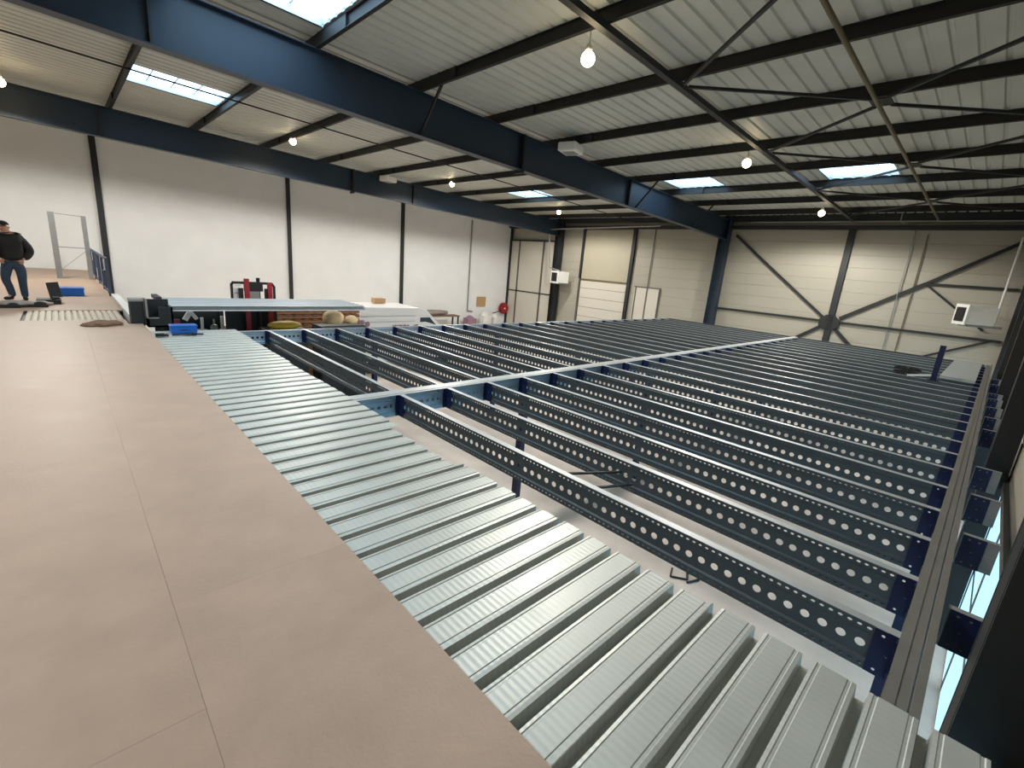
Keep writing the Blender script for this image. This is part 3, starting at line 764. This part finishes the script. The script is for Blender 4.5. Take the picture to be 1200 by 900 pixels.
for hx, hy, hz, s in ((.145, -.07, .845, 1), (-.16, -.2, .865, -1)):
    for i in range(4):
        k = MB().tube((hx + (i - 1.5) * .017, hy, hz), (hx + (i - 1.5) * .017 - s * .008, hy - .015, hz - .045 - .006 * (i in (1, 2))), .0088, 8, .008)
        k.tube((hx + (i - 1.5) * .017 - s * .008, hy - .015, hz - .045 - .006 * (i in (1, 2))), (hx + (i - 1.5) * .017 - s * .02, hy - .005, hz - .078 - .006 * (i in (1, 2))), .008, 8, .0065)
        k.build('finger', 'skin', pr_, True)
    MB().tube((hx - s * .03, hy - .01, hz + .01), (hx - s * .055, hy - .03, hz - .03), .011, 8, .008).build('thumb', 'skin', pr_, True)

# ------------------------------------------------------------------ stacked sheets held up by the forklift
t = empty('sheet_pallet', (3.5, 12.1, 3.2), 'long stack of pale grey metal sheets raised on the forklift forks', 'sheet stack')
for i in range(4):
    pts = []; y = -.75
    while y < .74: pts += [(y, 0), (y + .1, 0), (y + .12, .02), (y + .2, .02), (y + .22, 0)]; y += .25
    z = i * .024
    MB().ribbon(pts, -2.1 + .02 * i, 2.15 - .03 * (i % 2), .004).build('sheet', 'panel', t).location = (0, 0, z)
MB().box(-2.1, 2.12, -.76, .76, -.03, -.006).build('backing_board', 'panel', t)
MB().box(-2.12, -2.02, .1, .8, .09, .16).build('loose_strip', 'darkgrey', t)

t = empty('forklift', (3.55, 13.35, 0), 'black and red forklift mast and carriage rising behind the pale sheet stack', 'forklift')
for s in (-1, 1):
    xr_ = -.17 if s < 0 else .37
    MB().box(xr_ - .055, xr_ + .055, -.09, -.02, .1, 3.74 if s < 0 else 3.66).build('mast_rail', 'red', t)
    MB().box(s * .3 - .05, s * .3 + .05, -1.75, .0, 3.13, 3.165).box(s * .3 - .05, s * .3 + .05, -.06, .0, 3.13, 3.5).build('fork', 'black', t)
MB().tube((.14, .1, .1), (.14, .1, 3.76), .045).build('lift_cylinder', 'black', t)
k = MB().box(-.52, -.47, -.02, .04, 3.22, 3.6).box(.47, .52, -.02, .04, 3.22, 3.55).box(-.52, .52, -.02, .04, 3.18, 3.24).box(-.48, .45, -.02, .04, 3.6, 3.66)
k.box(-.22, .22, -.01, .03, 3.42, 3.62).bar((.44, .01, 3.63), (.5, .01, 3.54), .06, .05).bar((-.46, .01, 3.63), (-.5, .01, 3.58), .06, .05); k.build('load_backrest', 'black', t)
MB().box(-.45, -.24, .03, .05, 3.25, 3.5).build('label_plate', 'white', t)
MB().box(-.43, -.26, .025, .03, 3.36, 3.38).build('label_line', 'purple', t)
MB().box(-.42, -.28, .03, .05, 3.53, 3.58).build('label_plate', 'white', t)
MB().box(.36, .46, .03, .05, 3.25, 3.42).build('label_plate', 'white', t)
MB().box(-.1, .14, .0, .05, 3.24, 3.42).build('hose_block', 'galv', t)
MB().box(-.58, .6, .2, .26, .4, 3.14).build('mast_shroud', 'black', t)
MB().box(-.5, .5, .3, 2.2, .35, 1.1).build('chassis', 'red', t, bevel=.05)
MB().box(-.45, .45, 1.5, 2.3, 1.1, 1.5).build('counterweight', 'black', t, bevel=.08)
k = MB()
for a, b in ((-.45, .45), (.45, .45), (-.45, 1.9), (.45, 1.9)): k.bar((a, b, 1.1), (a, b + (.1 if b < 1 else -.1), 2.2), .06, .06)
k.box(-.5, .5, .5, 1.85, 2.2, 2.26); k.build('overhead_guard', 'black', t)
MB().box(-.25, .25, .9, 1.3, 1.1, 1.25).box(-.25, .25, 1.3, 1.4, 1.1, 1.7).build('seat', 'black', t)
for a in (-.5, .5):
    for b in (.5, 1.9): MB().tube((a - .1, b, .28), (a + .1, b, .28), .28, 20).build('wheel', 'rubber', t)

# dark shelving behind the decking end
t = empty('shelving_rack', (2.2, 13.4, 0), 'tall black shelving rack below the sheet stack', 'shelf')
k = MB()
for a in (-.65, .65):
    for b in (-.3, .3): k.box(a - .03, a + .03, b - .03, b + .03, 0, 3.14)
k.build('upright', 'black', t)
for z in (.4, 1.2, 1.9, 2.42): MB().box(-.68, .68, -.33, .33, z, z + .03).build('shelf_board', 'black', t)
MB().box(-.72, .72, .34, .36, .4, 3.14).build('back_panel', 'black', t)
for x, h, lab in ((.05, .33, 'white tube standing on the black rack, left of the pair'), (.47, .36, 'white tube standing on the black rack, right of the pair')):
    k = MB().tube((0, 0, 0), (0, 0, h), .035, 14).tube((0, 0, 0), (0, 0, .03), .06, 14); o = k.build('white_tube', 'white', smooth=False); o.location = (2.3 + x, 13.25, 2.45); tag(o, lab, 'tube', 'white tubes on the rack')
k = MB().bar((-.12, 0, .28), (0, 0, .48), .1, .1).bar((0, 0, .48), (.12, 0, .3), .08, .08).bar((.12, 0, .32), (.12, 0, 0), .04, .04).box(.0, .3, -.04, .04, 0, .05)
o = k.build('white_bracket', 'white'); o.location = (2.12, 13.2, 2.45); tag(o, 'white angular bracket on the black rack', 'bracket')
o = MB().box(-.09, .09, -.06, .06, 0, .12).box(-.06, .06, -.05, .05, .12, .3).build('magenta_canister', 'magenta', bevel=.01); o.location = (1.84, 13.2, 2.6 - .15); tag(o, 'dark magenta canister at the left end of the black rack', 'canister')
k = MB().ball((0, 0, .09), .09, .09, .09).tube((0, 0, .14), (0, 0, .3), .02)
o = k.build('grey_fitting', 'galv', smooth=True); o.location = (2.58, 13.15, 2.45); tag(o, 'round grey metal fitting between the white tubes', 'fitting')

# timber and goods
t = empty('pallet_stack', (5.75, 15.2, 0), 'tall stack of brown timber pallets behind the far beam', 'pallet stack')
z = 0
for i in range(20):
    k = MB()
    for b in (-.55, 0, .45): k.box(-1.3, 1.3, b, b + .1, z, z + .09)
    for j in range(10): k.box(-1.3 + j * .265, -1.3 + j * .265 + .18, -.6, .6, z + .09, z + .115)
    k.build('pallet', 'brown', t); z += .14
for x, y, w, h, lab, m_, nm_ in ((4.05, 12.75, 1.0, 2.54, 'dark steel cabinet carrying the yellow bag behind the far beam', 'darkgrey', 'steel_cabinet'), (5.65, 13.0, 1.3, 2.56, 'dark steel cabinet carrying the cream sacks behind the far beam', 'darkgrey', 'steel_cabinet')):
    t = empty(nm_, (x, y, 0), lab, 'cabinet')
    MB().box(-w / 2, w / 2, -.3, .35, 0, h).build('body', m_, t)
    for s in (-1, 1): MB().box(min(0, s * w / 2 * .96) + .01, max(0, s * w / 2 * .96) - .01, -.32, -.3, .1, h - .05).build('door', m_, t)
t = empty('yellow_bag', (4.05, 12.65, 2.54), 'flat yellow bag lying on a dark cabinet under the sheet stack', 'bag')
MB().ball((0, 0, .1), .42, .2, .11, 20, 8, .03).build('bag', 'yellow', t, True)
for x, s, lab in ((5.45, .27, 'large cream sack on the dark cabinet near the van'), (5.98, .17, 'small cream sack on the dark cabinet near the van')):
    o = MB().ball((0, 0, s * .75), s * 1.1, s, s * .8, 18, 9, .08).build('cream_sack', 'cream', smooth=True); o.location = (x, 12.95, 2.56); tag(o, lab, 'sack', 'cream sacks')
tag(MB().box(4.1, 5.15, 10.42, 10.75, JT + .002, JT + .035).box(4.1, 5.15, 10.3, 10.42, JT + .004, JT + .012).build('dark_plank', 'darkgrey'), 'dark plank lying along the far mezzanine beam', 'plank')

# ------------------------------------------------------------------ van
t = empty('white_van', (7.55, 16.6, 0), 'white delivery van parked by the left wall behind the mezzanine', 'van')
out = [(0, .45), (0, 2.35), (.08, 2.58), (.35, 2.63), (3.1, 2.60), (3.5, 2.50), (4.25, 1.80), (4.5, 1.55), (5.2, 1.25), (5.4, .95), (5.4, .45)]
k = MB(); n = len(out)
def side(y, ins): return [(x, y, z) for x, z in out]
levels = [(0, 0), (.0, 0)]
vs = []
rows = [(.0, lambda x, z: (x, z)), (2.0, lambda x, z: (x, z))]
vs = [(x, .0 + (.09 if z > 2.3 else .045 if z > 1.7 else 0), z) for x, z in out] + [(x, 2.0 - (.09 if z > 2.3 else .045 if z > 1.7 else 0), z) for x, z in out]
k.add(vs, [tuple(range(n)), tuple(range(2 * n - 1, n - 1, -1))] + [(i, n + i, n + (i + 1) % n, (i + 1) % n) for i in range(n)])
k.build('body', 'vanwhite', t, bevel=.05)
MB().add([(3.62, .2, 2.43), (4.2, .12, 1.85), (4.2, 1.88, 1.85), (3.62, 1.8, 2.43), (3.60, .2, 2.41), (4.18, .12, 1.83), (4.18, 1.88, 1.83), (3.60, 1.8, 2.41)],
         [(0, 1, 2, 3), (4, 7, 6, 5), (0, 4, 5, 1), (2, 6, 7, 3), (1, 5, 6, 2), (0, 3, 7, 4)]).build('windscreen', 'glass', t)
MB().prof([(0, 0), (.85, 0), (.62, .38), (.08, .42)], (3.3, .035, 1.70), (3.3, .02, 1.70)).build('dummy', 'glass', t) if False else None
MB().add([(3.1, .015, 1.75), (4.05, .01, 1.75), (3.62, .05, 2.2), (3.15, .05, 2.2), (3.1, .1, 1.75), (4.05, .1, 1.75), (3.62, .12, 2.2), (3.15, .12, 2.2)],
         [(0, 1, 2, 3), (4, 7, 6, 5), (0, 4, 5, 1), (2, 6, 7, 3), (1, 5, 6, 2), (0, 3, 7, 4)]).build('side_window', 'glass', t)
for z in (2.28, 2.05): MB().box(.5, 2.9, .0, .03, z, z + .02).build('body_crease', 'panel', t)
k = MB()
for i, (a, w) in enumerate(((0, .06), (.1, .05), (.18, .07), (.30, .09), (.42, .06), (.51, .08), (.62, .04), (.69, .05), (.95, .09), (1.06, .12))):
    k.box(1.85 + a, 1.85 + a + w, -.006, .02, 1.80, 1.9 + .02 * (i % 2))
k.build('side_lettering', 'redprint', t)
MB().box(.08, .62, -.006, .02, 1.98, 2.14).build('side_print', 'purple', t)
MB().ball((.78, .01, 1.98), .09, .02, .11, 14, 8).build('side_logo', 'purple', t)
for x in (1.0, 4.4):
    for y in (.08, 1.72): MB().tube((x, y, .35), (x, y + .2, .35), .35, 24).build('wheel', 'rubber', t, False)
    
o = MB().box(-.25, .25, -.15, .15, 0, .2).build('cardboard_box', 'carton'); o.location = (9.55, 18.1, 2.635)
tag(o, 'brown cardboard box sitting on the roof of the white van', 'box')
o = MB().box(-.05, .0, 0, 0, 0, 0)
# items along the left wall near the far corner
o = MB().box(-.42, .42, -.04, 0, -.35, .35).build('notice_board', 'carton'); o.location = (22.0, YL - .01, 1.9); tag(o, 'square tan board fixed to the white wall near the far corner', 'board')
t = empty('hose_reel', (24.05, YL - .3, 1.45), 'round red fire hose reel on the wall in the far corner', 'hose reel')
MB().tube((0, .0, 0), (0, .12, 0), .42, 24).tube((0, -.1, 0), (0, .0, 0), .36, 24).build('drum', 'red', t)
MB().tube((0, -.14, 0), (0, .28, 0), .07, 14).build('hub', 'white', t)
MB().path([(-.3, -.02, -.2), (-.8, -.02, -.3), (-1.1, -.02, -.35)], .03).build('hose', 'rubber', t)
for x, y, w, h, m_, nm_, lab in ((20.6, 25.7, .85, 1.0, 'purple', 'stacked_carton', 'grey-purple carton pile at the foot of the thin wall pipe'),
                  (21.9, 25.6, .9, 1.25, 'white', 'white_bag', 'white wrapped bundle under the tan board'),
                  (22.9, 25.7, .7, 1.1, 'white', 'white_bag', 'white wrapped bundle beside the red hose reel')):
    o = MB().ball((0, 0, h / 2), w / 2, .35, h / 2, 14, 8, .06).box(-w / 2 * .85, w / 2 * .85, -.28, .28, 0, h * .8).build(nm_, m_); o.location = (x, y, 0); tag(o, lab, 'bundle')
t = empty('work_bench', (17.2, 25.4, 0), 'low grey-brown bench with clutter along the left wall behind the van', 'bench')
MB().box(-2.0, 2.0, -.35, .35, 1.0, 1.08).build('bench_top', 'cloth', t)
for a in (-1.9, 1.9):
    for b in (-.3, .3): MB().box(a - .04, a + .04, b - .04, b + .04, 0, 1.0).build('leg', 'steel_dark', t)
o = MB().ball((0, 0, .1), 1.1, .25, .16, 18, 8, .25).build('clutter_pile', 'greycloth', smooth=True); o.location = (17.3, 25.4, 1.14); tag(o, 'heap of grey odds and ends on the low bench', 'heap')

# ------------------------------------------------------------------ world and view
w = bpy.data.worlds.new('world'); S.world = w; w.use_nodes = True
w.node_tree.nodes['Background'].inputs['Color'].default_value = (.75, .86, 1, 1)
w.node_tree.nodes['Background'].inputs['Strength'].default_value = .6
S.view_settings.view_transform = 'Standard'; S.view_settings.look = 'None'
S.view_settings.exposure = .25; S.view_settings.gamma = 1; S.view_settings.use_curve_mapping = False
S.cycles.max_bounces = 8; S.cycles.diffuse_bounces = 5
